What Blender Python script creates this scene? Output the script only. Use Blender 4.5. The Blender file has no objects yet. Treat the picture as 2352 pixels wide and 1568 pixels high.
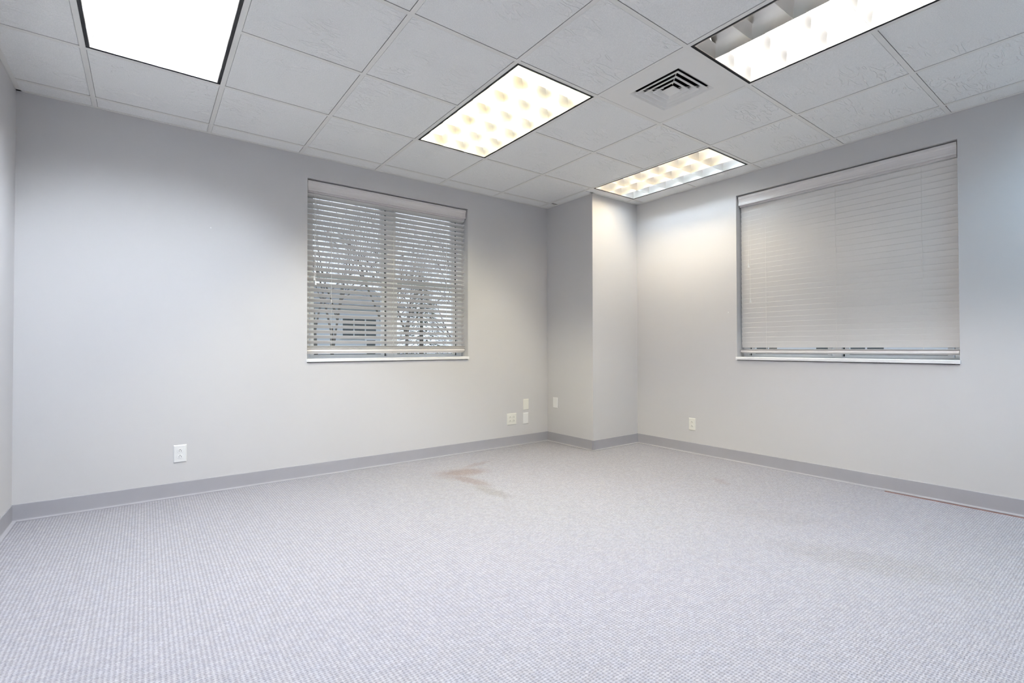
import bpy, math, random
from mathutils import Vector, Matrix
import numpy as np

random.seed(7)
S = bpy.context.scene
COL = S.collection

# ------------------------------------------------------------------ measures
G = 0.6096                      # ceiling grid module (2 ft)
YL, XR, XL, YB = 0.1628, 4.4433, -0.3547, -4.90    # room faces: window wall, right wall, side wall, rear wall
XC, YC = 3.768, -0.5135         # free corner of the boxed-out column
HC = 2.5249                     # ceiling height
WT = 0.30                       # outer wall thickness
W1 = (1.2759, 2.7533)           # left window opening in x
W2 = (-3.0833, -1.6076)         # right window opening in y
ZT, ZS = 2.3516, 0.9235         # window head, sill top

# ------------------------------------------------------------------ camera
cam = bpy.data.cameras.new('camera'); co = bpy.data.objects.new('camera', cam); COL.objects.link(co)
cam.sensor_width = 36.0; cam.lens = 1121.45 / 2352 * 36.0; cam.clip_start = 0.02; cam.clip_end = 400
yaw, pitch, roll = 0.6441, 0.0125, -0.0018
fw = Vector((math.sin(yaw)*math.cos(pitch), math.cos(yaw)*math.cos(pitch), math.sin(pitch)))
rt = Vector((math.cos(yaw), -math.sin(yaw), 0)); up = rt.cross(fw)
r2 = rt*math.cos(roll) + up*math.sin(roll); u2 = -rt*math.sin(roll) + up*math.cos(roll)
M = Matrix((r2, u2, -fw)).transposed().to_4x4(); M.translation = (0.2618, -3.8637, 1.0093)
co.matrix_world = M; S.camera = co

# ------------------------------------------------------------------ world: even overcast sky
w = bpy.data.worlds.new('overcast_sky'); S.world = w; w.use_nodes = True
bg = w.node_tree.nodes['Background']; bg.inputs[0].default_value = (0.80, 0.87, 1.0, 1); bg.inputs[1].default_value = 1.35

S.view_settings.view_transform = 'Standard'; S.view_settings.look = 'None'
S.view_settings.gamma = 1.0; S.view_settings.use_curve_mapping = False
S.view_settings.exposure = 0.0
S.cycles.use_denoising = True
S.cycles.max_bounces = 7; S.cycles.diffuse_bounces = 4; S.cycles.glossy_bounces = 4; S.cycles.use_light_tree = False
S.cycles.use_adaptive_sampling = True; S.cycles.adaptive_threshold = 0.05; S.cycles.adaptive_min_samples = 12
S.cycles.caustics_reflective = True
LAMP = 1.28                     # overall trim on the radiance of the fluorescent tubes

# ------------------------------------------------------------------ helpers
class NT:
    def __init__(s, name):
        s.m = bpy.data.materials.new(name); s.m.use_nodes = True
        s.t = s.m.node_tree; s.b = s.t.nodes['Principled BSDF']
    def n(s, kind, **kw):
        x = s.t.nodes.new('ShaderNode' + kind)
        for k, v in kw.items():
            if k.startswith('i_'):
                key = k[2:]; key = int(key) if key.isdigit() else key.replace('_', ' ')
                if hasattr(v, 'is_output') or isinstance(v, bpy.types.NodeSocket): s.t.links.new(v, x.inputs[key])
                else: x.inputs[key].default_value = v
            else: setattr(x, k, v)
        return x
    def math(s, op, a, b=None, c=None, clamp=False):
        x = s.t.nodes.new('ShaderNodeMath'); x.operation = op; x.use_clamp = clamp
        for i, v in enumerate((a, b, c)):
            if v is None: continue
            if isinstance(v, bpy.types.NodeSocket): s.t.links.new(v, x.inputs[i])
            else: x.inputs[i].default_value = v
        return x.outputs[0]
    def mix(s, f, a, b, blend='MIX'):
        x = s.t.nodes.new('ShaderNodeMix'); x.data_type = 'RGBA'; x.blend_type = blend
        for i, v in ((0, f), (6, a), (7, b)):
            if isinstance(v, bpy.types.NodeSocket): s.t.links.new(v, x.inputs[i])
            else: x.inputs[i].default_value = v if i == 0 else (*v, 1)
        return x.outputs[2]
    def smooth(s, v, a, b, o0=0.0, o1=1.0):
        x = s.t.nodes.new('ShaderNodeMapRange'); x.interpolation_type = 'SMOOTHSTEP'
        s.t.links.new(v, x.inputs[0])
        for i, k in enumerate((a, b, o0, o1)): x.inputs[i+1].default_value = k
        return x.outputs[0]
    def bump(s, h, strength, dist):
        x = s.n('Bump', i_Strength=strength, i_Distance=dist); s.t.links.new(h, x.inputs['Height'])
        s.t.links.new(x.outputs[0], s.b.inputs['Normal']); return x
    def col(s, c):
        if isinstance(c, bpy.types.NodeSocket): s.t.links.new(c, s.b.inputs['Base Color'])
        else: s.b.inputs['Base Color'].default_value = (*c, 1)
        return s
    def set(s, **kw):
        for k, v in kw.items(): s.b.inputs[k.replace('_', ' ')].default_value = v
        return s

def simple(name, c, rough=0.5, metal=0.0, var=0.04, scale=30.0, spec=0.5, bump=0.0):
    t = NT(name); tc = t.n('TexCoord')
    nz = t.n('TexNoise', i_Vector=tc.outputs['Object'], i_Scale=scale, i_Detail=1.0)
    t.col(t.mix(nz.outputs[0], tuple(v*(1-var) for v in c), tuple(min(1, v*(1+var)) for v in c)))
    t.set(Roughness=rough, Metallic=metal); t.b.inputs['Specular IOR Level'].default_value = spec
    if bump: t.bump(nz.outputs[0], bump, 0.002)
    return t.m

class MB:
    def __init__(s): s.v = []; s.f = []
    def box(s, x0, x1, y0, y1, z0, z1):
        n = len(s.v)
        s.v += [(x0,y0,z0),(x1,y0,z0),(x1,y1,z0),(x0,y1,z0),(x0,y0,z1),(x1,y0,z1),(x1,y1,z1),(x0,y1,z1)]
        s.f += [tuple(n+i for i in q) for q in ((3,2,1,0),(4,5,6,7),(0,1,5,4),(1,2,6,5),(2,3,7,6),(3,0,4,7))]
        return s
    def quad(s, a, b, c, d):
        n = len(s.v); s.v += [a, b, c, d]; s.f.append((n, n+1, n+2, n+3)); return s
    def prism(s, prof, u0, u1, place):
        """extrude the closed profile [(d, z)...] from u0 to u1; place(u, d, z) gives xyz"""
        n = len(s.v); k = len(prof)
        s.v += [place(u0, d, z) for d, z in prof] + [place(u1, d, z) for d, z in prof]
        s.f += [(n+i, n+(i+1) % k, n+k+(i+1) % k, n+k+i) for i in range(k)]
        s.f += [tuple(n+i for i in range(k))[::-1], tuple(n+k+i for i in range(k))]
        return s
    def tube(s, a, b, r0, r1=None, k=6, caps=True):
        a, b = Vector(a), Vector(b); r1 = r0 if r1 is None else r1
        d = (b-a).normalized(); q = d.orthogonal().normalized(); e = d.cross(q); n = len(s.v)
        for p, r in ((a, r0), (b, r1)):
            s.v += [tuple(p + (q*math.cos(2*math.pi*i/k) + e*math.sin(2*math.pi*i/k))*r) for i in range(k)]
        s.f += [(n+i, n+(i+1) % k, n+k+(i+1) % k, n+k+i) for i in range(k)]
        if caps: s.f += [tuple(n+i for i in range(k))[::-1], tuple(n+k+i for i in range(k))]
        return s
    def mesh(s, name, mat, off=(0,0,0), smooth=False, fix=True):
        me = bpy.data.meshes.new(name)
        me.from_pydata([(x-off[0], y-off[1], z-off[2]) for x, y, z in s.v], [], s.f)
        me.materials.append(mat)
        if fix:
            import bmesh
            bm = bmesh.new(); bm.from_mesh(me); bmesh.ops.recalc_face_normals(bm, faces=bm.faces); bm.to_mesh(me); bm.free()
        if smooth:
            for p in me.polygons: p.use_smooth = True
        return me
    def build(s, name, mat, parent=None, loc=(0,0,0), smooth=False, fix=True):
        """vertices in world coordinates; with a parent they are stored relative to the root's location"""
        base = root_loc(parent) if parent else Vector((0,0,0))
        o = bpy.data.objects.new(name, s.mesh(name, mat, base if parent else loc, smooth, fix)); COL.objects.link(o)
        if parent: o.parent = parent
        else: o.location = loc
        return o

def root_loc(o):
    v = Vector((0,0,0))
    while o: v = v + o.location; o = o.parent
    return v
def link(name, me, parent, loc, rot=(0,0,0)):
    o = bpy.data.objects.new(name, me); COL.objects.link(o); o.parent = parent
    o.location = Vector(loc) - (root_loc(parent) if parent else Vector((0,0,0))); o.rotation_euler = rot
    return o
def tag(o, label, cat, group=None):
    o['label'] = label; o['category'] = cat
    if group: o['group'] = group
    return o
def thing(name, loc, label, cat, group=None):
    o = bpy.data.objects.new(name, None); COL.objects.link(o); o.location = loc; o.empty_display_size = 0.05
    return tag(o, label, cat, group)
def struct(o, label=None):
    o['kind'] = 'structure'
    if label: o['label'] = label
    return o

# ------------------------------------------------------------------ materials
def make_paint():
    t = NT('grey_wall_paint'); tc = t.n('TexCoord')
    n1 = t.n('TexNoise', i_Vector=tc.outputs['Object'], i_Scale=1.3, i_Detail=0.0)
    n2 = t.n('TexNoise', i_Vector=tc.outputs['Object'], i_Scale=420.0, i_Detail=0.0)
    t.col(t.mix(n1.outputs[0], (0.592, 0.583, 0.590), (0.615, 0.606, 0.613)))
    t.set(Roughness=0.62); t.bump(n2.outputs[0], 0.10, 0.001)
    return t.m
def make_carpet():
    t = NT('loop_pile_carpet'); tc = t.n('TexCoord'); P = tc.outputs['Object']
    wob = t.n('TexNoise', i_Vector=P, i_Scale=90.0, i_Detail=0.0)
    wv = t.n('VectorMath', operation='SUBTRACT', i_0=wob.outputs['Color'], i_1=(0.5, 0.5, 0.5))
    wv2 = t.n('VectorMath', operation='SCALE', i_0=wv.outputs[0], i_Scale=0.006)
    Q = t.n('VectorMath', operation='ADD', i_0=P, i_1=wv2.outputs[0])
    sp = t.n('SeparateXYZ', i_0=Q.outputs[0])
    PX, PY = 0.0141, 0.0104
    def wave(v, per):
        c = t.math('COSINE', t.math('MULTIPLY', v, 2*math.pi/per))
        return t.math('MULTIPLY_ADD', c, 0.5, 0.5)
    hx, hy = wave(sp.outputs[0], PX), wave(sp.outputs[1], PY)
    pit = t.math('MULTIPLY', t.math('SUBTRACT', 1.0, hx), t.math('SUBTRACT', 1.0, hy))
    loop = t.math('MULTIPLY_ADD', t.math('MULTIPLY', hx, hy), 0.35, t.math('MULTIPLY_ADD', pit, -0.65, 0.65))
    cell = t.n('CombineXYZ', i_0=t.math('ROUND', t.math('DIVIDE', sp.outputs[0], PX)), i_1=t.math('ROUND', t.math('DIVIDE', sp.outputs[1], PY)))
    rnd = t.n('TexWhiteNoise', i_Vector=cell.outputs[0], noise_dimensions='3D')
    fib = t.n('TexNoise', i_Vector=P, i_Scale=330.0, i_Detail=0.0)
    big = t.n('TexNoise', i_Vector=P, i_Scale=22.0, i_Detail=2.0, i_Roughness=0.7)
    yarn = t.mix(t.smooth(big.outputs[0], 0.38, 0.62), (0.338, 0.334, 0.372), (0.347, 0.338, 0.366))
    v = t.math('MULTIPLY_ADD', rnd.outputs[0], 0.15, 0.875)
    v = t.math('MULTIPLY', v, t.math('MULTIPLY_ADD', fib.outputs[0], 0.3, 0.85))
    v = t.math('MULTIPLY', v, t.math('MULTIPLY_ADD', loop, 0.48, 0.70))  # pits between loops darkened in the colour, standing in for shade
    base = t.mix(1.0, yarn, t.n('CombineXYZ', i_0=v, i_1=v, i_2=v).outputs[0], 'MULTIPLY')
    # spilled stains, traffic soil
    wn = big
    w2 = t.n('VectorMath', operation='SCALE', i_0=t.n('VectorMath', operation='SUBTRACT', i_0=wn.outputs['Color'], i_1=(.5,.5,.5)).outputs[0], i_Scale=0.11)
    PS = t.n('VectorMath', operation='ADD', i_0=P, i_1=w2.outputs[0]).outputs[0]
    def blot(cx, cy, ang, rx, ry, amt):
        mp = t.n('Mapping', vector_type='TEXTURE', i_Vector=PS, i_Location=(cx, cy, 0), i_Rotation=(0, 0, math.radians(ang)), i_Scale=(rx, ry, 50.0))
        ln = t.n('VectorMath', operation='LENGTH', i_0=mp.outputs[0])
        return t.smooth(ln.outputs['Value'], 0.35, 1.0, amt, 0.0)
    def union(*b):
        r = b[0]
        for x in b[1:]: r = t.math('MAXIMUM', r, x)
        return r
    red = union(blot(2.33, -0.45, -18, 0.26, 0.16, 1.0), blot(2.24, -0.68, 100, 0.30, 0.09, 0.85), blot(2.56, -0.29, 14, 0.22, 0.05, 0.55),
                blot(2.20, -0.45, 0, 0.16, 0.22, 0.5), blot(3.73, -1.86, 60, 0.14, 0.05, 0.4))
    dirt = union(blot(2.21, -1.02, 95, 0.26, 0.08, 0.9), blot(2.98, -3.02, 110, 0.55, 0.20, 0.45), blot(3.3, -2.5, 120, 0.4, 0.15, 0.25))
    base = t.mix(t.math('MULTIPLY', red, 0.85), base, t.mix(1.0, base, (0.79, 0.68, 0.61), 'MULTIPLY'))
    base = t.mix(t.math('MULTIPLY', dirt, 0.8), base, t.mix(1.0, base, (0.80, 0.78, 0.72), 'MULTIPLY'))
    t.col(base); t.set(Roughness=0.95); t.b.inputs['Specular IOR Level'].default_value = 0.1
    hh = t.math('ADD', loop, t.math('MULTIPLY', fib.outputs[0], 0.35))
    t.bump(hh, 0.9, 0.004)
    return t.m
def make_tile():
    t = NT('fissured_acoustic_tile'); tc = t.n('TexCoord'); oi = t.n('ObjectInfo')
    off = t.n('VectorMath', operation='SCALE', i_0=t.n('CombineXYZ', i_0=oi.outputs['Random'], i_1=t.math('MULTIPLY', oi.outputs['Random'], 7.3), i_2=t.math('MULTIPLY', oi.outputs['Random'], 3.1)).outputs[0], i_Scale=40.0)
    P = t.n('VectorMath', operation='ADD', i_0=tc.outputs['Object'], i_1=off.outputs[0]).outputs[0]
    st = t.n('Mapping', i_Vector=P, i_Scale=(1.0, 2.8, 1.0), i_Rotation=(0, 0, 0.5))
    cr = t.n('TexNoise', i_Vector=st.outputs[0], i_Scale=5.5, i_Detail=2.0, i_Roughness=0.5, i_Distortion=0.5)
    d = t.math('ABSOLUTE', t.math('SUBTRACT', t.math('FRACT', t.math('MULTIPLY', cr.outputs[0], 6.0)), 0.5))
    line = t.smooth(d, 0.0, 0.14, 1.0, 0.0)
    mk = t.n('TexNoise', i_Vector=P, i_Scale=4.0, i_Detail=0.0)
    line = t.math('MULTIPLY', line, t.smooth(mk.outputs[0], 0.42, 0.62))
    sand = t.n('TexNoise', i_Vector=P, i_Scale=210.0, i_Detail=1.0, i_Roughness=0.7)
    vor = t.n('TexVoronoi', i_Vector=P, i_Scale=75.0)
    pin = t.smooth(vor.outputs['Distance'], 0.03, 0.10, 1.0, 0.0)
    pk = t.n('TexNoise', i_Vector=P, i_Scale=28.0, i_Detail=0.0); pin = t.math('MULTIPLY', pin, t.smooth(pk.outputs[0], 0.52, 0.56))
    c = t.mix(sand.outputs[0], (0.78, 0.785, 0.77), (1.0, 1.0, 0.985))
    c = t.mix(t.math('MULTIPLY', line, 0.45), c, (0.985, 0.98, 0.95))
    c = t.mix(t.math('MULTIPLY', pin, 0.55), c, (0.30, 0.30, 0.30))
    t.col(c); t.set(Roughness=0.9); t.b.inputs['Specular IOR Level'].default_value = 0.2
    h = t.math('ADD', t.math('MULTIPLY', line, 1.1), t.math('MULTIPLY', sand.outputs[0], 1.0))
    t.bump(h, 0.9, 0.0022)
    return t.m
def make_slat():
    t = NT('whitewashed_faux_wood'); tc = t.n('TexCoord')
    mp = t.n('Mapping', i_Vector=tc.outputs['Object'], i_Scale=(3.0, 3.0, 90.0))
    n1 = t.n('TexNoise', i_Vector=mp.outputs[0], i_Scale=4.0, i_Detail=4.0)
    n2 = t.n('TexNoise', i_Vector=tc.outputs['Object'], i_Scale=120.0, i_Detail=2.0)
    c = t.mix(n1.outputs[0], (0.87, 0.845, 0.825), (0.94, 0.92, 0.905))
    c = t.mix(t.math('MULTIPLY', n2.outputs[0], 0.3), c, (0.81, 0.79, 0.78))
    t.col(c); t.set(Roughness=0.5)
    tr = t.n('BsdfTranslucent', i_Color=(0.80, 0.79, 0.77, 1)); mx = t.n('MixShader', i_0=0.22)
    out = t.t.nodes['Material Output']
    t.t.links.new(t.b.outputs[0], mx.inputs[1]); t.t.links.new(tr.outputs[0], mx.inputs[2]); t.t.links.new(mx.outputs[0], out.inputs[0])
    return t.m
def make_wood_rail():
    t = NT('whitewashed_valance_wood'); tc = t.n('TexCoord')
    mp = t.n('Mapping', i_Vector=tc.outputs['Object'], i_Scale=(4.0, 4.0, 120.0))
    n1 = t.n('TexNoise', i_Vector=mp.outputs[0], i_Scale=3.0, i_Detail=5.0)
    t.col(t.mix(n1.outputs[0], (0.69, 0.655, 0.65), (0.81, 0.785, 0.78))); t.set(Roughness=0.45)
    return t.m
def make_glass():
    t = NT('window_glass')
    nt = t.t; out = nt.nodes['Material Output']; nt.nodes.remove(t.b)
    tr = t.n('BsdfTransparent', i_Color=(0.93, 0.96, 0.95, 1)); gl = t.n('BsdfGlossy', i_Roughness=0.02, i_Color=(1, 1, 1, 1)); fr = t.n('Fresnel', i_IOR=1.25)
    mx = t.n('MixShader', i_0=fr.outputs[0]); nt.links.new(tr.outputs[0], mx.inputs[1]); nt.links.new(gl.outputs[0], mx.inputs[2]); nt.links.new(mx.outputs[0], out.inputs[0])
    return t.m
def emit(name, c, s):
    t = NT(name); t.col((0.9, 0.9, 0.9))
    t.b.inputs['Emission Color'].default_value = (*c, 1); t.b.inputs['Emission Strength'].default_value = s
    return t.m

PAINT, CARPET, TILE, SLAT, VAL, GLASS = make_paint(), make_carpet(), make_tile(), make_slat(), make_wood_rail(), make_glass()
TEE = simple('white_painted_grid_steel', (0.83, 0.82, 0.785), 0.45, var=0.02)
BASE = simple('grey_vinyl_cove_base', (0.370, 0.365, 0.395), 0.42, var=0.04, scale=8)
VINYL = simple('white_window_vinyl', (0.87, 0.90, 0.93), 0.35, var=0.02)
BLACK_STRIP = simple('black_groove_and_bead', (0.012, 0.016, 0.02), 0.6, var=0.1)
SILLM = simple('white_marble_sill', (0.84, 0.84, 0.845), 0.3, var=0.03, scale=14)
WPLAS = simple('white_plastic', (0.80, 0.80, 0.80), 0.35, var=0.01)
IPLAS = simple('ivory_plastic', (0.78, 0.77, 0.715), 0.38, var=0.01)
SLOT = simple('dark_slot', (0.03, 0.028, 0.025), 0.7)
CORD = simple('white_cord', (0.84, 0.82, 0.79), 0.7)
BLACK = simple('black_reveal_paint', (0.012, 0.012, 0.014), 0.55)
MIRROR = simple('specular_aluminium_louver', (0.92, 0.895, 0.85), 0.315, 1.0, var=0.01)
RIM = simple('satin_aluminium_rim', (0.74, 0.70, 0.64), 0.35, 0.6, var=0.02)
REFL = simple('white_enamel_reflector', (0.86, 0.86, 0.85), 0.4)
DIFF = simple('diffuser_enamel', (0.84, 0.83, 0.80), 0.45, var=0.01)
PLENUM = simple('dark_plenum', (0.02, 0.02, 0.022), 0.9)
SUBFL = simple('reddish_brown_subfloor', (0.20, 0.088, 0.072), 0.8, var=0.25, scale=25)
DECK = simple('plenum_deck', (0.2, 0.2, 0.2), 0.9)

# ------------------------------------------------------------------ floor
NX, NY = 4.396, -2.683          # the carpet is cut short along the right wall from NY on
m = MB(); X0, X1, Y0, Y1 = XL-0.02, XR+0.02, YB-0.02, YL+0.02
m.quad((X0,Y0,0),(NX,Y0,0),(NX,Y1,0),(X0,Y1,0)); m.quad((NX,NY,0),(X1,NY,0),(X1,Y1,0),(NX,Y1,0))
m.quad((NX,Y0,0),(NX,NY,0),(NX,NY,-0.0015),(NX,Y0,-0.0015)); m.quad((NX,NY,0),(X1,NY,0),(X1,NY,-0.0015),(NX,NY,-0.0015))
floor = struct(m.build('floor', CARPET, fix=False), 'pale lavender grey loop pile carpet with brown stains')
s_ = MB().box(X0, X1, Y0, Y1, -0.05, -0.0015).build('subfloor', SUBFL, floor); s_['label'] = 'reddish brown subfloor showing along the right wall'

# ------------------------------------------------------------------ walls
def wall(name, place, u0, u1, hole=None, thick=WT, label=None):
    m = MB()
    def bx(a, b, z0, z1): m.prism([(0, z0), (thick, z0), (thick, z1), (0, z1)], a, b, place)
    if hole:
        a, b, z0, z1 = hole
        bx(u0, a, -0.1, HC+0.4); bx(b, u1, -0.1, HC+0.4); bx(a, b, -0.1, z0); bx(a, b, z1, HC+0.4)
    else: bx(u0, u1, -0.1, HC+0.4)
    return struct(m.build(name, PAINT), label)
PL = lambda u, d, z: (u, YL+d, z)       # window wall on the left
PR = lambda u, d, z: (XR+d, u, z)       # window wall on the right
PS_ = lambda u, d, z: (XL-d, u, z)
PB = lambda u, d, z: (u, YB-d, z)
wl = wall('wall_left', PL, XL-WT, XR+WT, (W1[0], W1[1], ZS-0.03, ZT))
wr = wall('wall_right', PR, YB-WT, YL, (W2[0], W2[1], ZS-0.03, ZT))
wall('wall_side', PS_, YB-WT, YL)
wall('wall_rear', PB, XL, XR)
struct(MB().box(XC, XR+0.05, YC, YL+0.05, -0.1, HC+0.4).build('wall_corner_column', PAINT), 'boxed out column in the far corner')
for nm, par, c in (('nail_hole', wl, (0.626, YL-0.0008, 1.859)), ('nail_hole', wr, (XR-0.0008, -1.529, 1.322))):
    d = 0.004; q = MB().box(c[0]-d if par is wl else c[0], c[0]+d if par is wl else c[0]+0.002, c[1] if par is wl else c[1]-d, c[1]+0.002 if par is wl else c[1]+d, c[2]-d, c[2]+d)
    q.build(nm, WPLAS, par)

# ------------------------------------------------------------------ baseboards (vinyl cove base with a toe)
PROF = [(0, 0.100), (-0.0030, 0.100), (-0.0042, 0.097), (-0.0042, 0.0110), (-0.0056, 0.0072), (-0.0090, 0.0062), (-0.0230, 0.0050), (-0.0235, 0.0), (0, 0)]
def base(name, place, u0, u1): return struct(MB().prism(PROF, u0, u1, place).build(name, BASE), 'grey vinyl cove baseboard')
base('baseboard_left', PL, XL, XC); base('baseboard_right', PR, YB, YC)
base('baseboard_side', PS_, YB, YL); base('baseboard_rear', PB, XL, XR)
base('baseboard_column_side', lambda u, d, z: (XC+d, u, z), YC-0.018, YL)
base('baseboard_column_face', lambda u, d, z: (u, YC+d, z), XC-0.018, XR)

# ------------------------------------------------------------------ ceiling: deck, tees, tiles
ceil = struct(MB().box(XL-0.05, XR+0.05, YB-0.05, YL+0.05, HC+0.26, HC+0.30).build('ceiling', DECK), 'suspended tile ceiling')
xs = [XL] + [i*G for i in range(0, 8)] + [XR]
ys = [YL] + [-j*G for j in range(0, 9)] + [YB]
if abs(ys[-1]-ys[-2]) < 0.05: ys.pop(-2)
TW = 0.0122                      # half tee flange
TH = 0.0016
light_cells = {}                 # column, first row of each recessed fixture
FIX = {'a': (0, 1), 'b': (3, 1), 'c': (4, 4), 'd': (6, 1), 'e': (1, 4), 'f': (6, 6)}
for k, (i, j) in FIX.items():
    light_cells[(i, j)] = k; light_cells[(i, j+1)] = k
VENT = (4, 3)
def tee(m, x0, x1, y0, y1):
    m.box(x0, x1, y0, y1, HC, HC+TH)
    if x1-x0 < y1-y0: m.box((x0+x1)/2-0.0006, (x0+x1)/2+0.0006, y0, y1, HC+TH, HC+0.035)
    else: m.box(x0, x1, (y0+y1)/2-0.0006, (y0+y1)/2+0.0006, HC+TH, HC+0.035)
for i in range(0, 8):            # main tees run towards the left window wall
    m = MB(); tee(m, i*G-TW, i*G+TW, YB, YC if i*G > XC else YL); m.build('main_tee', TEE, ceil)
for j in range(0, 9):            # cross tees between them
    if -j*G < YB: continue
    for c in range(len(xs)-1):
        i = c-1                  # cell column index; -1 is the border column
        if (i, j-1) in light_cells and (i, j) in light_cells and light_cells[(i, j)] == light_cells[(i, j-1)]: continue
        x0, x1 = xs[c], xs[c+1]
        if -j*G > YC and x1 > XC: x1 = min(x1, XC)
        if x1-x0 < 0.02: continue
        m = MB(); a = x0+(TW if c else 0.0); b = x1-(TW if x1 == xs[c+1] and c < len(xs)-2 else 0.0)
        tee(m, a, b, -j*G-TW, -j*G+TW); m.build('cross_tee', TEE, ceil)
AW = 0.022
for nm, bx in (('wall_angle', (XL, XC, YL-AW, YL)), ('wall_angle', (XL, XL+AW, YB, YL)), ('wall_angle', (XR-AW, XR, YB, YC)),
               ('wall_angle', (XC-AW, XC, YC-AW, YL)), ('wall_angle', (XC-AW, XR, YC-AW, YC)), ('wall_angle', (XL, XR, YB, YB+AW))):
    MB().box(*bx, HC-0.0006, HC+TH-0.0002).build(nm, TEE, ceil)
_tm = {}
def tile_mesh(sx, sy):
    key = (round(sx, 4), round(sy, 4))
    if key not in _tm:
        m = MB(); a, b = sx/2, sy/2; e, dz = 0.0042, 0.0060
        z0, z1, z2 = 0.0, dz, 0.016
        r0 = [(-a+e,-b+e,z0),(a-e,-b+e,z0),(a-e,b-e,z0),(-a+e,b-e,z0)]
        r1 = [(-a,-b,z1),(a,-b,z1),(a,b,z1),(-a,b,z1)]; r2_ = [(x, y, z2) for x, y, _ in r1]
        m.v = r0+r1+r2_; m.f = [(3,2,1,0),(8,9,10,11)]
        for q in range(4):
            n = (q+1) % 4; m.f += [(q, n, 4+n, 4+q), (4+q, 4+n, 8+n, 8+q)]
        _tm[key] = m.mesh('ceiling_tile', TILE)
    return _tm[key]
for c in range(len(xs)-1):
    for rr in range(len(ys)-1):
        i, j = c-1, rr-1
        if (i, j) in light_cells or (i, j) == VENT: continue
        x0, x1, y1, y0 = xs[c], xs[c+1], ys[rr], ys[rr+1]
        if x0 >= XC-0.01 and y0 >= YC: continue
        if y0 > YC-0.2 and x1 > XC and y1 > YC:        # tiles cut round the column
            if x0 < XC-0.02 and x1 > XC and y0 > YC: x1 = XC
            elif y0 < YC: y1 = YC if x0 > XC-0.12 else y1
        g = 0.0075                                       # shadow gap: tile edge stops short of the flange edge line
        ax = x0+(TW-0.0015 if c else 0.003); bx_ = x1-(TW-0.0015 if c < len(xs)-2 else 0.003)
        ay = y0+(TW-0.0015 if rr < len(ys)-2 else 0.003); by = y1-(TW-0.0015 if rr else 0.003)
        if bx_-ax < 0.03 or by-ay < 0.03: continue
        o = link('ceiling_tile', tile_mesh(bx_-ax, by-ay), ceil, ((ax+bx_)/2, (ay+by)/2, HC+TH))

link('ceiling_tile', tile_mesh(XC-0.003-6*G-TW+0.0015, -YC-TW+0.0015-0.02), ceil, ((6*G+TW-0.0015+XC-0.003)/2, (YC-TW+0.0015-0.02)/2, HC+TH))
# ------------------------------------------------------------------ recessed parabolic troffers
LW, LL = G, 2*G
INS = 0.0295                     # louver starts this far inside the module edge
NXc, NYc = 3, 6
CW, CL = (LW-2*INS)/NXc, (LL-2*INS)/NYc
CD = 0.076                       # louver depth
def cell_mesh():
    """one bay of a parabolic trough: two long reflector sides, a cap over the tube, a low curved blade at each end"""
    m = MB(); seg = 8; TOPZ = 0.118; BH = 0.066
    xin = lambda z: 0.0008 + 0.060*(z/TOPZ)**1.9
    yin = lambda z: 0.0008 + 0.014*(z/BH)**2.2
    for sx in (-1, 1):
        n = len(m.v)
        for k in range(seg+1):
            z = TOPZ*k/seg; x = sx*(CW/2-xin(z)); m.v += [(x, -CL/2, z), (x, CL/2, z)]
        m.f += [(n+2*k, n+2*k+1, n+2*k+3, n+2*k+2) for k in range(seg)]
        m.quad((sx*CW/2, -CL/2, 0), (sx*CW/2, CL/2, 0), (sx*(CW/2-xin(0)), CL/2, 0), (sx*(CW/2-xin(0)), -CL/2, 0))
    a = CW/2-xin(TOPZ); m.quad((-a, -CL/2, TOPZ), (a, -CL/2, TOPZ), (a, CL/2, TOPZ), (-a, CL/2, TOPZ))
    for sy in (-1, 1):
        n = len(m.v)
        for k in range(seg+1):
            z = BH*k/seg; y = sy*(CL/2-yin(z)); x = CW/2-xin(z); m.v += [(-x, y, z), (x, y, z)]
        m.f += [(n+2*k, n+2*k+1, n+2*k+3, n+2*k+2) for k in range(seg)]
        y0, y1 = sy*(CL/2-yin(BH)), sy*CL/2; x = CW/2-xin(BH); m.quad((-x, y0, BH), (x, y0, BH), (x, y1, BH), (-x, y1, BH))
        m.quad((-CW/2, sy*CL/2, 0), (CW/2, sy*CL/2, 0), (CW/2, sy*(CL/2-yin(0)), 0), (-CW/2, sy*(CL/2-yin(0)), 0))
    return m.mesh('louver_cell', MIRROR, smooth=True, fix=False)
CELL = cell_mesh()
def frame_ring(a, b, z0, z1, wx0, wx1, wy0, wy1):
    """rectangular ring between outset a and inset b"""
    m = MB()
    m.box(wx0+a, wx1-a, wy0+a, wy0+b, z0, z1); m.box(wx0+a, wx1-a, wy1-b, wy1-a, z0, z1)
    m.box(wx0+a, wx0+b, wy0+b, wy1-b, z0, z1); m.box(wx1-b, wx1-a, wy0+b, wy1-b, z0, z1)
    return m
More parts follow.
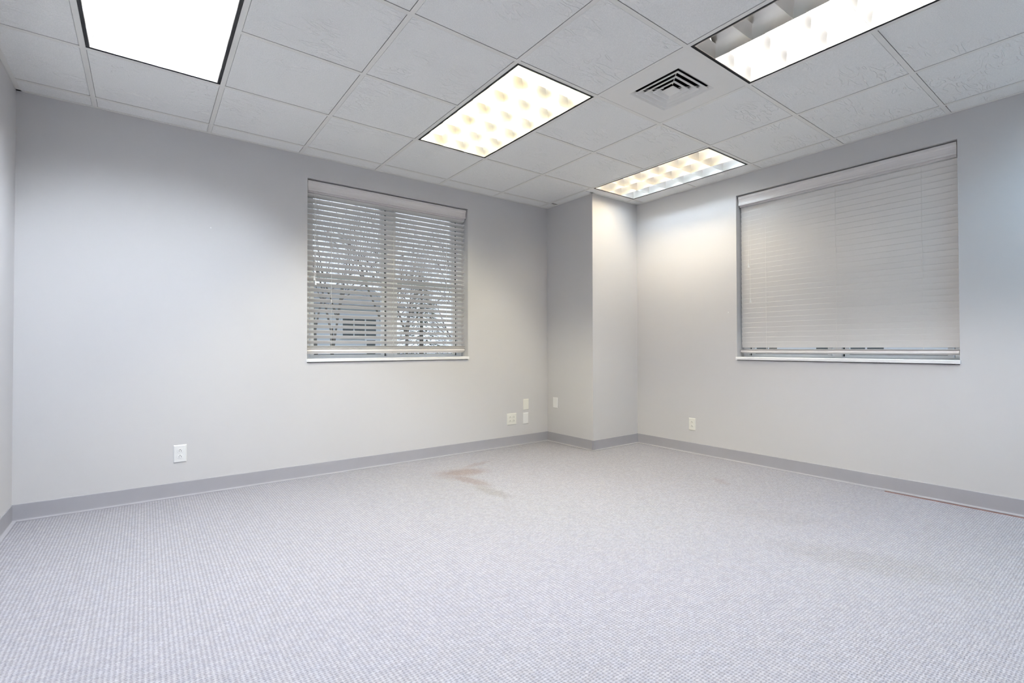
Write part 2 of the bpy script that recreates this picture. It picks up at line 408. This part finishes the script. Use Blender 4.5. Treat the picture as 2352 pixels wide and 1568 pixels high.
def troffer(k, label, lamps):
    i, j = FIX[k]; x0, x1, y1, y0 = i*G, (i+1)*G, -j*G, -(j+2)*G
    cx, cy = (x0+x1)/2, (y0+y1)/2
    t = thing('ceiling_light', (cx, cy, HC), label, 'ceiling light', 'recessed louvered ceiling lights')
    m = MB()                      # enamelled body: four sides and a top
    zb, zt = HC+0.004, HC+0.140; e = 0.0035
    m.box(x0+e, x1-e, y0+e, y1-e, zt, zt+0.003); m.box(x0+e, x1-e, y0+e, y0+e+0.002, zb+0.02, zt); m.box(x0+e, x1-e, y1-e-0.002, y1-e, zb+0.02, zt)
    m.box(x0+e, x0+e+0.002, y0+e, y1-e, zb+0.02, zt); m.box(x1-e-0.002, x1-e, y0+e, y1-e, zb+0.02, zt)
    m.build('housing', REFL, t)
    frame_ring(0.006, INS-0.0005, HC+0.004, HC+0.007, x0, x1, y0, y1).build('air_slot', BLACK, t)['label'] = 'black air slot round the louver'
    frame_ring(0.0055, 0.0125, HC+0.0017, HC+0.006, x0, x1, y0, y1).build('slot_liner', BLACK, t)
    lv = frame_ring(INS-0.0022, INS, HC+0.0005, HC+CD, x0, x1, y0, y1).build('louver_rim', RIM, t)
    for a in range(NXc):
        for b in range(NYc):
            link('louver_cell', CELL, lv, (x0+INS+(a+0.5)*CW, y0+INS+(b+0.5)*CL, HC+0.0015))
    for a in range(NXc):
        px = x0+INS+(a+0.5)*CW; mt = lamps[a]
        MB().tube((px, y0+0.035, HC+0.090), (px, y1-0.035, HC+0.090), 0.0127, k=10).build('fluorescent_tube', mt, t, smooth=False)
    return t
def tube_mat(name, rgb):
    k = max(rgb); return emit(name, tuple(v/k for v in rgb), k*LAMP)
DAY_A = tube_mat('daylight_tube_new', (182, 198, 218)); DAY_C = tube_mat('daylight_tube', (183, 184, 186)); FILL_E = tube_mat('fill_tube_bluish', (98, 108, 122))
WARM_B = tube_mat('warm_white_tube_old', (131, 115, 73)); SOFT_B = tube_mat('soft_white_tube', (124, 117, 87))
WARM_D = tube_mat('warm_white_tube', (71, 62, 46)); BLUE_D = tube_mat('bluish_tube', (30, 36, 42)); FILL_F = tube_mat('fill_tube_blue_white', (32, 48, 62))
DEAD = simple('burnt_out_tube', (0.70, 0.70, 0.68), 0.3)
troffer('a', 'recessed louvered ceiling light at the upper left, nearest the side wall', (DAY_A, DAY_A, DAY_A))
troffer('b', 'recessed louvered ceiling light in the middle of the ceiling, between left window and air diffuser', (WARM_B, SOFT_B, SOFT_B))
troffer('c', 'recessed louvered ceiling light with one burnt-out tube row, beside the air diffuser', (DEAD, DAY_C, DAY_C))
troffer('d', 'recessed louvered ceiling light in the far corner, two rows warm and one bluish', (WARM_D, WARM_D, BLUE_D))

troffer('e', 'added recessed louvered fill light overhead, out of view', (FILL_E, FILL_E, FILL_E))  # added fixture, out of frame, brightens the near part of the room
troffer('f', 'added recessed louvered fill light out of view by the right end of the rear wall', (FILL_F, FILL_F, FILL_F))  # second added unseen fixture, fills the near right side with light

# ------------------------------------------------------------------ air diffuser
vx, vy = (VENT[0]+0.5)*G, -(VENT[1]+0.5)*G
vent = thing('air_diffuser', (vx, vy, HC), 'square white louvered air diffuser panel set in the tile ceiling', 'air vent')
H0 = 0.172
m = MB(); hw = G/2-0.0075; z0, z1 = HC+TH, HC+TH+0.004
for bx in ((vx-hw, vx+hw, vy-hw, vy-H0), (vx-hw, vx+hw, vy+H0, vy+hw), (vx-hw, vx-H0, vy-H0, vy+H0), (vx+H0, vx+hw, vy-H0, vy+H0)): m.box(*bx, z0, z1)
panel = m.build('face_panel', DIFF, vent)
def ring_cone(ho, zo, hi, zi, th=0.0022, lip=0.004):
    """square cone: bottom edge half width ho at zo, throat half width hi at zi; rolled lip at the bottom"""
    m = MB(); sg = ((-1,-1),(1,-1),(1,1),(-1,1))
    prof = [(ho, zo), (ho, zo+lip), (hi+th, zi), (hi, zi), (ho-lip, zo)]
    n = len(prof)
    for a, b in prof: m.v += [(vx+sx*a, vy+sy*a, b) for sx, sy in sg]
    for p in range(n):
        q = (p+1) % n
        for s in range(4): r = (s+1) % 4; m.f.append((4*p+s, 4*p+r, 4*q+r, 4*q+s))
    return m
m = ring_cone(H0+0.001, HC+TH+0.0005, H0-0.024, HC+0.018, 0.002, 0.002); m.build('outer_cone', DIFF, vent)
for ho in (0.148, 0.112, 0.076):
    ring_cone(ho, HC-0.001, ho-0.030, HC+0.018, lip=0.006).build('louver_ring', DIFF, vent)
m = MB(); a, b = 0.040, 0.018
m.v = [(vx+sx*a, vy+sy*a, HC-0.001) for sx, sy in ((-1,-1),(1,-1),(1,1),(-1,1))] + [(vx+sx*a, vy+sy*a, HC+0.004) for sx, sy in ((-1,-1),(1,-1),(1,1),(-1,1))] + [(vx+sx*b, vy+sy*b, HC+0.014) for sx, sy in ((-1,-1),(1,-1),(1,1),(-1,1))]
m.f = [(3,2,1,0),(8,9,10,11)] + [(q, (q+1)%4, 4+(q+1)%4, 4+q) for q in range(4)] + [(4+q, 4+(q+1)%4, 8+(q+1)%4, 8+q) for q in range(4)]
m.build('centre_plate', DIFF, vent)
m = MB(); hh = H0-0.020
m.box(vx-hh-.02, vx+hh+.02, vy-hh-.02, vy+hh+.02, HC+0.140, HC+0.143)
for bx in ((vx-hh, vx+hh, vy-hh-.002, vy-hh), (vx-hh, vx+hh, vy+hh, vy+hh+.002), (vx-hh-.002, vx-hh, vy-hh, vy+hh), (vx+hh, vx+hh+.002, vy-hh, vy+hh)): m.box(*bx, HC+0.018, HC+0.14)
m.build('duct_neck', PLENUM, vent)
for s in (-1, 1):
    MB().tube((vx+s*0.03, vy+s*0.03, HC+0.019), (vx+s*0.125, vy+s*0.125, HC+0.019), 0.0025).build('strut', DIFF, vent)
    MB().tube((vx+s*0.03, vy-s*0.03, HC+0.019), (vx+s*0.125, vy-s*0.125, HC+0.019), 0.0025).build('strut', DIFF, vent)

# ------------------------------------------------------------------ windows (u along the wall towards the far corner, d into the wall)
def window(idx, place, u0, u1, lab):
    root = bpy.data.objects.new('window_%d' % idx, None); COL.objects.link(root); root.location = place((u0+u1)/2, 0, ZS)
    struct(root, lab)
    def bx(name, a, b, d0, d1, z0, z1, mat, par=root):
        return MB().prism([(d0, z0), (d1, z0), (d1, z1), (d0, z1)], a, b, place).build(name, mat, par)
    D0 = 0.120                    # room face of the vinyl frame
    um = (u0+u1)/2; fwid = 0.046; hm = 0.032
    fr = MB()
    def P4(a, b, d0, d1, z0, z1): fr.prism([(d0, z0), (d1, z0), (d1, z1), (d0, z1)], a, b, place)
    P4(u0, u0+fwid, D0, D0+0.10, ZS, ZT); P4(u1-fwid, u1, D0, D0+0.10, ZS, ZT)
    P4(u0+fwid, u1-fwid, D0, D0+0.10, ZT-0.05, ZT); P4(u0+fwid, u1-fwid, D0, D0+0.10, ZS-0.03, ZS+0.012)
    fr.build('frame', VINYL, root)
    bx('mullion', um-hm, um+hm, D0, D0+0.10, ZS+0.012, ZT-0.05, VINYL)
    zm = 1.612
    for a, b in ((u0+fwid, um-hm), (um+hm, u1-fwid)):
        for e0, e1 in ((b-0.013, b),):
            bx('shade_groove_strip', e0, e1, D0+0.030, D0+0.034, ZS+0.012, ZT-0.05, BLACK_STRIP)  # black strip standing in for the shadow gap of the sash channel
        for z0, z1, dd, top in ((ZS+0.012, zm+0.011, D0+0.022, 0), (zm-0.014, ZT-0.05, D0+0.056, 1)):
            sa, sb = a+0.013, b-0.013; sw = 0.028
            sm = MB()
            def Q4(p, q, zz0, zz1): sm.prism([(dd, zz0), (dd+0.030, zz0), (dd+0.030, zz1), (dd, zz1)], p, q, place)
            rb, rtp = (0.016, 0.025) if not top else (0.025, 0.03)
            Q4(sa, sa+sw, z0, z1); Q4(sb-sw, sb, z0, z1); Q4(sa+sw, sb-sw, z0, z0+rb); Q4(sa+sw, sb-sw, z1-rtp, z1)
            sash = sm.build('sash', VINYL, root)
            gm = MB(); gd = dd+0.016
            gm.quad(place(sa+sw, gd, z0+rb), place(sb-sw, gd, z0+rb), place(sb-sw, gd, z1-rtp), place(sa+sw, gd, z1-rtp)); gm.build('pane', GLASS, sash, fix=False)
            bx('glazing_bead', sa+sw, sb-sw, dd+0.010, dd+0.015, z0+rb, z0+rb+0.004, BLACK_STRIP, sash)
            if not top:
                c = (sa+sb)/2; bx('sash_lock', c-0.03, c+0.03, dd-0.012, dd+0.004, z1-0.006, z1+0.006, VINYL, sash)
    sl = MB().prism([(-0.014, ZS-0.024), (-0.014, ZS-0.004), (-0.011, ZS), (0.125, ZS), (0.125, ZS-0.024)], u0-0.004, u1+0.006, place).build('sill', SILLM, root)
    sl['label'] = 'white stone window sill'
    return root
window(1, PL, W1[0], W1[1], 'white framed twin sash window in the left wall')
window(2, PR, W2[0], W2[1], 'white framed twin sash window in the right wall')

# ------------------------------------------------------------------ blinds
def blind(place, u0, u1, tilt, zfirst, n, pitch, zrail, railtilt, ladders, cords, label, along_y, extra):
    """slats tilt with the room edge up; zfirst = height of the top slat's room edge"""
    root = thing('window_blind', place((u0+u1)/2, 0.065, zrail), label, 'blind', 'faux wood window blinds')
    dc = 0.066; sd, th = 0.0500, 0.0028
    a, b = u0+0.012, u1-0.012
    vp = [(0.020, 2.342), (0.0185, 2.334), (0.0185, 2.322), (0.024, 2.314), (0.0265, 2.296), (0.0255, 2.282), (0.0225, 2.274), (0.0225, 2.262), (0.028, 2.261), (0.036, 2.262), (0.036, 2.342)]
    MB().prism(vp, u0+0.008, u1-0.008, place).build('valance', VAL, root)
    MB().prism([(0.040, 2.250), (0.092, 2.250), (0.092, 2.340), (0.040, 2.340)], a, b, place).build('headrail', VAL, root)
    # slat: shallow hexagon section, modelled flat about its centre line
    hp = [(-sd/2, 0), (-sd/2+0.0012, th/2), (sd/2-0.0012, th/2), (sd/2, 0), (sd/2-0.0012, -th/2), (-sd/2+0.0012, -th/2)]
    def slat_mesh(name, prof, tl):
        c, s = math.cos(tl), math.sin(tl)
        pr = [(d*c + z*s, -d*s + z*c) for d, z in prof]       # d<0 (room side) goes up
        ctr = place((a+b)/2, 0, 0); m = MB().prism(pr, a, b, place)
        return m.mesh(name, SLAT, (ctr[0], ctr[1], 0))
    sm = slat_mesh('slat', hp, tilt)
    for k in range(n):
        zc = zfirst - k*pitch - sd/2*math.sin(tilt); p = place((a+b)/2, dc, zc)
        link('slat', sm, root, p)
    rp = [(-0.025, -0.009), (-0.023, 0.009), (0.023, 0.009), (0.025, -0.009), (0.020, -0.011), (-0.020, -0.011)]
    rm = slat_mesh('bottom_rail', rp, railtilt); rm.materials[0] = VAL
    link('bottom_rail', rm, root, place((a+b)/2, dc, zrail))
    for e in range(extra): link('slat', slat_mesh('slat', hp, railtilt), root, place((a+b)/2, dc-0.004, zrail+0.0155+e*0.0034))
    ct, st = math.cos(tilt), math.sin(tilt)
    for u in ladders:
        fz, bz = -sd/2*ct-0.0012, sd/2*ct+0.0012
        for dd in (fz, bz):
            MB().tube(place(u, dc+dd, zrail+0.006), place(u, dc+dd, 2.31), 0.0010, k=4).build('ladder_cord', CORD, root)
        rg = MB()
        for k in range(n):
            zc = zfirst - k*pitch - sd/2*st
            rg.tube(place(u, dc+fz, zc+sd/2*st-0.002), place(u, dc+bz, zc-sd/2*st-0.002), 0.0006, k=3, caps=False)
        rg.build('ladder_rung', CORD, root)
        MB().tube(place(u+0.004, dc, zrail-0.012), place(u+0.004, dc, zrail-0.016), 0.006, k=8).build('rail_button', CORD, root)
    for u, z in cords:
        c = MB().tube(place(u, 0.022, 2.262), place(u, 0.022, z), 0.0010, k=5).build('pull_cord', CORD, root)
        tm = MB().tube(place(u, 0.022, z+0.002), place(u, 0.022, z-0.010), 0.0028, 0.0042, k=10)
        tm.tube(place(u, 0.022, z-0.010), place(u, 0.022, z-0.034), 0.0042, 0.0075, k=10); tm.build('tassel', WPLAS, c, smooth=False)
    return root
blind(PL, W1[0], W1[1], math.radians(27.5), 2.2455, 30, 0.04205, 0.981, math.radians(26), (1.4744, 2.0123, 2.5406),
      ((1.3353, 1.582), (1.3453, 1.546)), 'half-open whitewashed slat blind in the left window', False, 2)
blind(PR, W2[0], W2[1], math.radians(79), 2.2468, 29, 0.0426, 0.9705, math.radians(14), (-1.8334, -2.3623, -2.8853),
      ((-1.7045, 1.7386), (-1.718, 1.4298)), 'closed whitewashed slat blind in the right window', True, 1)

# ------------------------------------------------------------------ outlets and cover plates
def plate(place, cu, cz, wd, ht, mat, label, name, cat, outlets=(), screws=(), group=None, far=1):
    loc = place(cu, -0.006, cz); t = thing(name, place(cu, 0, cz), label, cat, group)
    m = MB(); a, b, e = wd/2, ht/2, 0.0045
    m.v = [place(cu+sx*a, 0.0, cz+sz*b) for sx, sz in ((-1,-1),(1,-1),(1,1),(-1,1))] + [place(cu+sx*a, -0.0028, cz+sz*b) for sx, sz in ((-1,-1),(1,-1),(1,1),(-1,1))] + [place(cu+sx*(a-e), -0.0062, cz+sz*(b-e)) for sx, sz in ((-1,-1),(1,-1),(1,1),(-1,1))]
    m.f = [(0,1,2,3),(8,9,10,11)] + [(q,(q+1)%4,4+(q+1)%4,4+q) for q in range(4)] + [(4+q,4+(q+1)%4,8+(q+1)%4,8+q) for q in range(4)]
    m.build('cover_plate', mat, t)
    for ou, oz in outlets:
        rm = MB(); k = 16; pr = []
        for q in range(k):
            an = 2*math.pi*q/k; x = max(-0.0165, min(0.0165, 0.0185*math.cos(an))); z = max(-0.0135, min(0.0135, 0.0160*math.sin(an))); pr.append((x, z))
        n = 0; rm.v = [place(cu+ou+x, -0.006, cz+oz+z) for x, z in pr] + [place(cu+ou+x*0.95, -0.0085, cz+oz+z*0.95) for x, z in pr]
        rm.f = [(q, (q+1) % k, k+(q+1) % k, k+q) for q in range(k)] + [tuple(range(k, 2*k))]
        r = rm.build('receptacle', mat, t)
        for dx, h in ((-0.0063, 0.0036), (0.0063, 0.0044)):
            MB().prism([(-0.0089, oz+cz-0.001-h), (-0.0080, oz+cz-0.001-h), (-0.0080, oz+cz-0.001+h), (-0.0089, oz+cz-0.001+h)], cu+ou+dx-0.0012, cu+ou+dx+0.0012, place).build('slot', SLOT, r)
        MB().tube(place(cu+ou, -0.0089, cz+oz+0.0085), place(cu+ou, -0.0080, cz+oz+0.0085), 0.0026, k=8).build('ground_hole', SLOT, r)
    for ou, oz in screws:
        MB().tube(place(cu+ou, -0.0072, cz+oz), place(cu+ou, -0.0055, cz+oz), 0.0032, k=8).build('screw', mat, t)
    return t
DUP = ((0, 0.0195), (0, -0.0195))
plate(PL, 0.4554, 0.2924, 0.074, 0.117, WPLAS, 'white duplex wall outlet low on the left wall, left of the window', 'wall_outlet', 'outlet', DUP, ((0, 0),))
plate(PL, 3.2777, 0.2750, 0.120, 0.117, IPLAS, 'ivory double-gang wall outlet near the column, left wall', 'wall_outlet', 'outlet',
      ((-0.0230, 0.0195), (-0.0230, -0.0195), (0.0230, 0.0195), (0.0230, -0.0195)), ((-0.023, 0), (0.023, 0)))
plate(PL, 3.4654, 0.4122, 0.071, 0.112, IPLAS, 'ivory blank wall plate, upper of the two stacked beside the column', 'blank_wall_plate', 'wall plate', (), ((0, 0.042), (0, -0.042)))
plate(PL, 3.4618, 0.2683, 0.071, 0.115, WPLAS, 'white blank wall plate, lower of the two stacked beside the column', 'blank_wall_plate', 'wall plate')
plate(lambda u, d, z: (XC+d, u, z), 0.033, 0.4210, 0.074, 0.112, WPLAS, 'white blank wall plate on the column', 'blank_wall_plate', 'wall plate')
plate(PR, -1.1613, 0.2762, 0.070, 0.115, IPLAS, 'ivory duplex wall outlet low on the right wall', 'wall_outlet', 'outlet', DUP, ((0, 0),))

# ------------------------------------------------------------------ outdoors, seen between the slats
GRASS = simple('winter_grass', (0.17, 0.18, 0.11), 0.95, var=0.3, scale=1.5)
ASPH = simple('asphalt', (0.20, 0.205, 0.215), 0.9, var=0.15, scale=6)
BARK = simple('grey_bark', (0.20, 0.19, 0.18), 0.9, var=0.3, scale=12)
EVERG = simple('evergreen_needles', (0.13, 0.165, 0.12), 0.8, var=0.4, scale=6)
SIDING = simple('white_siding', (0.74, 0.78, 0.85), 0.7, var=0.03)
ROOFM = simple('grey_shingle', (0.25, 0.26, 0.27), 0.9, var=0.2, scale=4)
DGLASS = simple('dark_window_glass', (0.10, 0.12, 0.13), 0.15, var=0.2, scale=2)
g = MB().quad((-60,-60,-0.45),(90,-60,-0.45),(90,90,-0.45),(-60,90,-0.45)).build('ground', GRASS); struct(g, 'winter lawn outside')
def tree(x, y, h, seed, label, grp, tr=0.10, levels=5):
    rnd = random.Random(seed); t = thing('bare_tree', (x, y, -0.45), label, 'tree', grp)
    wood = MB(); twig = MB()
    def grow(p, d, ln, r, lv):
        q = p + d*ln; (wood if lv >= levels-1 else twig).tube(p, q, r, r*0.68, k=5 if lv >= levels-1 else 3, caps=False)
        if lv == 0: return
        for c in range(3 if lv > 1 else 2):
            ax = Vector((rnd.gauss(0, 1), rnd.gauss(0, 1), rnd.gauss(0, 1))).normalized()
            nd = (d + ax*rnd.uniform(0.45, 0.85) + Vector((0, 0, 0.12))).normalized()
            grow(p + d*ln*rnd.uniform(0.45, 1.0), nd, ln*rnd.uniform(0.62, 0.85), r*0.55, lv-1)
    grow(Vector((x, y, -0.45)), Vector((rnd.uniform(-.06, .06), rnd.uniform(-.06, .06), 1)).normalized(), h*0.30, tr, levels)
    wood.build('trunk', BARK, t, fix=False); twig.build('branches', BARK, t, fix=False)
    return t
lt = 'bare winter tree seen between the slats of the left window'
for k, (x, y, h) in enumerate(((3.6, 7.2, 6.5), (6.0, 8.6, 7.0), (8.6, 10.2, 7.5), (4.6, 12.0, 9.0), (11.2, 13.5, 9.5), (7.6, 14.2, 9.5), (13.4, 18.0, 11.0), (4.6, 33.0, 12.0), (13.5, 33.0, 12.0))):
    tree(x, y, h, 40+k, lt, 'bare trees outside the left window', 0.05+0.006*k, 6)
lt = 'bare winter tree outside the right window'
for k, (x, y, h) in enumerate(((9.5, 0.5, 7.0), (12.5, 3.2, 8.0))):
    tree(x, y, h, 70+k, lt, 'bare trees outside the right window', 0.09)
def conifer(x, y, h, r, seed, label):
    rnd = random.Random(seed); t = thing('evergreen_tree', (x, y, -0.45), label, 'tree', 'evergreens outside')
    MB().tube((x, y, -0.45), (x, y, h*0.9), 0.16, 0.03, k=6).build('trunk', BARK, t)
    m = MB()
    for k in range(2600):
        u = rnd.random()**0.75; z = -0.1 + h*(1-u); rr = r*u*math.sqrt(rnd.uniform(0.25, 1)); an = rnd.uniform(0, 6.283)
        c = Vector((x+rr*math.cos(an), y+rr*math.sin(an), z)); d = Vector((math.cos(an), math.sin(an), rnd.uniform(-.5, .1)))*rnd.uniform(.12, .3)
        s = Vector((-math.sin(an), math.cos(an), rnd.uniform(-.3, .3)))*rnd.uniform(.03, .07)
        n = len(m.v); m.v += [tuple(c-s), tuple(c+s), tuple(c+d)]; m.f.append((n, n+1, n+2))
    m.build('foliage', EVERG, t, fix=False)
conifer(12.6, 21.0, 5.2, 2.0, 3, 'dark evergreen tree standing left outside the left window')
conifer(18.2, 24.5, 5.6, 2.4, 4, 'dark evergreen tree standing right outside the left window')
def house(name, x0, x1, y, depth, zt, wins, label, face='y'):
    pl = (lambda a, d, z: (a, y+d, z)) if face == 'y' else (lambda a, d, z: (y+d, a, z))
    t = thing(name, pl((x0+x1)/2, depth/2, -0.45), label, 'building')
    MB().prism([(0, -0.45), (depth, -0.45), (depth, zt), (0, zt)], x0, x1, pl).build('wall', SIDING, t)
    MB().prism([(-0.4, zt), (depth+0.4, zt), (depth/2, zt+1.3)], x0-0.3, x1+0.3, pl).build('roof', ROOFM, t)
    for a, b, z0, z1 in wins:
        fr = MB().prism([(-0.05, z0-.06), (0.02, z0-.06), (0.02, z1+.06), (-0.05, z1+.06)], a-.06, b+.06, pl).build('window', SIDING, t)
        k = max(1, round((b-a)/0.55)); wd = (b-a)/k
        for q in range(k): MB().prism([(-0.065, z0), (-0.04, z0), (-0.04, z1), (-0.065, z1)], a+q*wd+.03, a+(q+1)*wd-.03, pl).build('pane', DGLASS, fr)
house('neighbouring_house', 2.2, 9.6, 17.5, 8, 2.85, ((7.07, 8.61, 1.47, 2.40), (8.13, 8.58, -0.1, 1.35), (3.2, 4.2, 0.9, 2.0)), 'white house with dark windows outside the left window')
house('neighbouring_house', -4.0, 8.0, 19.0, 8, 2.4, ((-1.6, -0.2, 0.3, 1.5), (1.4, 3.4, 0.3, 1.5), (5.0, 6.2, 0.3, 1.5)), 'white house with dark windows outside the right window', 'x')
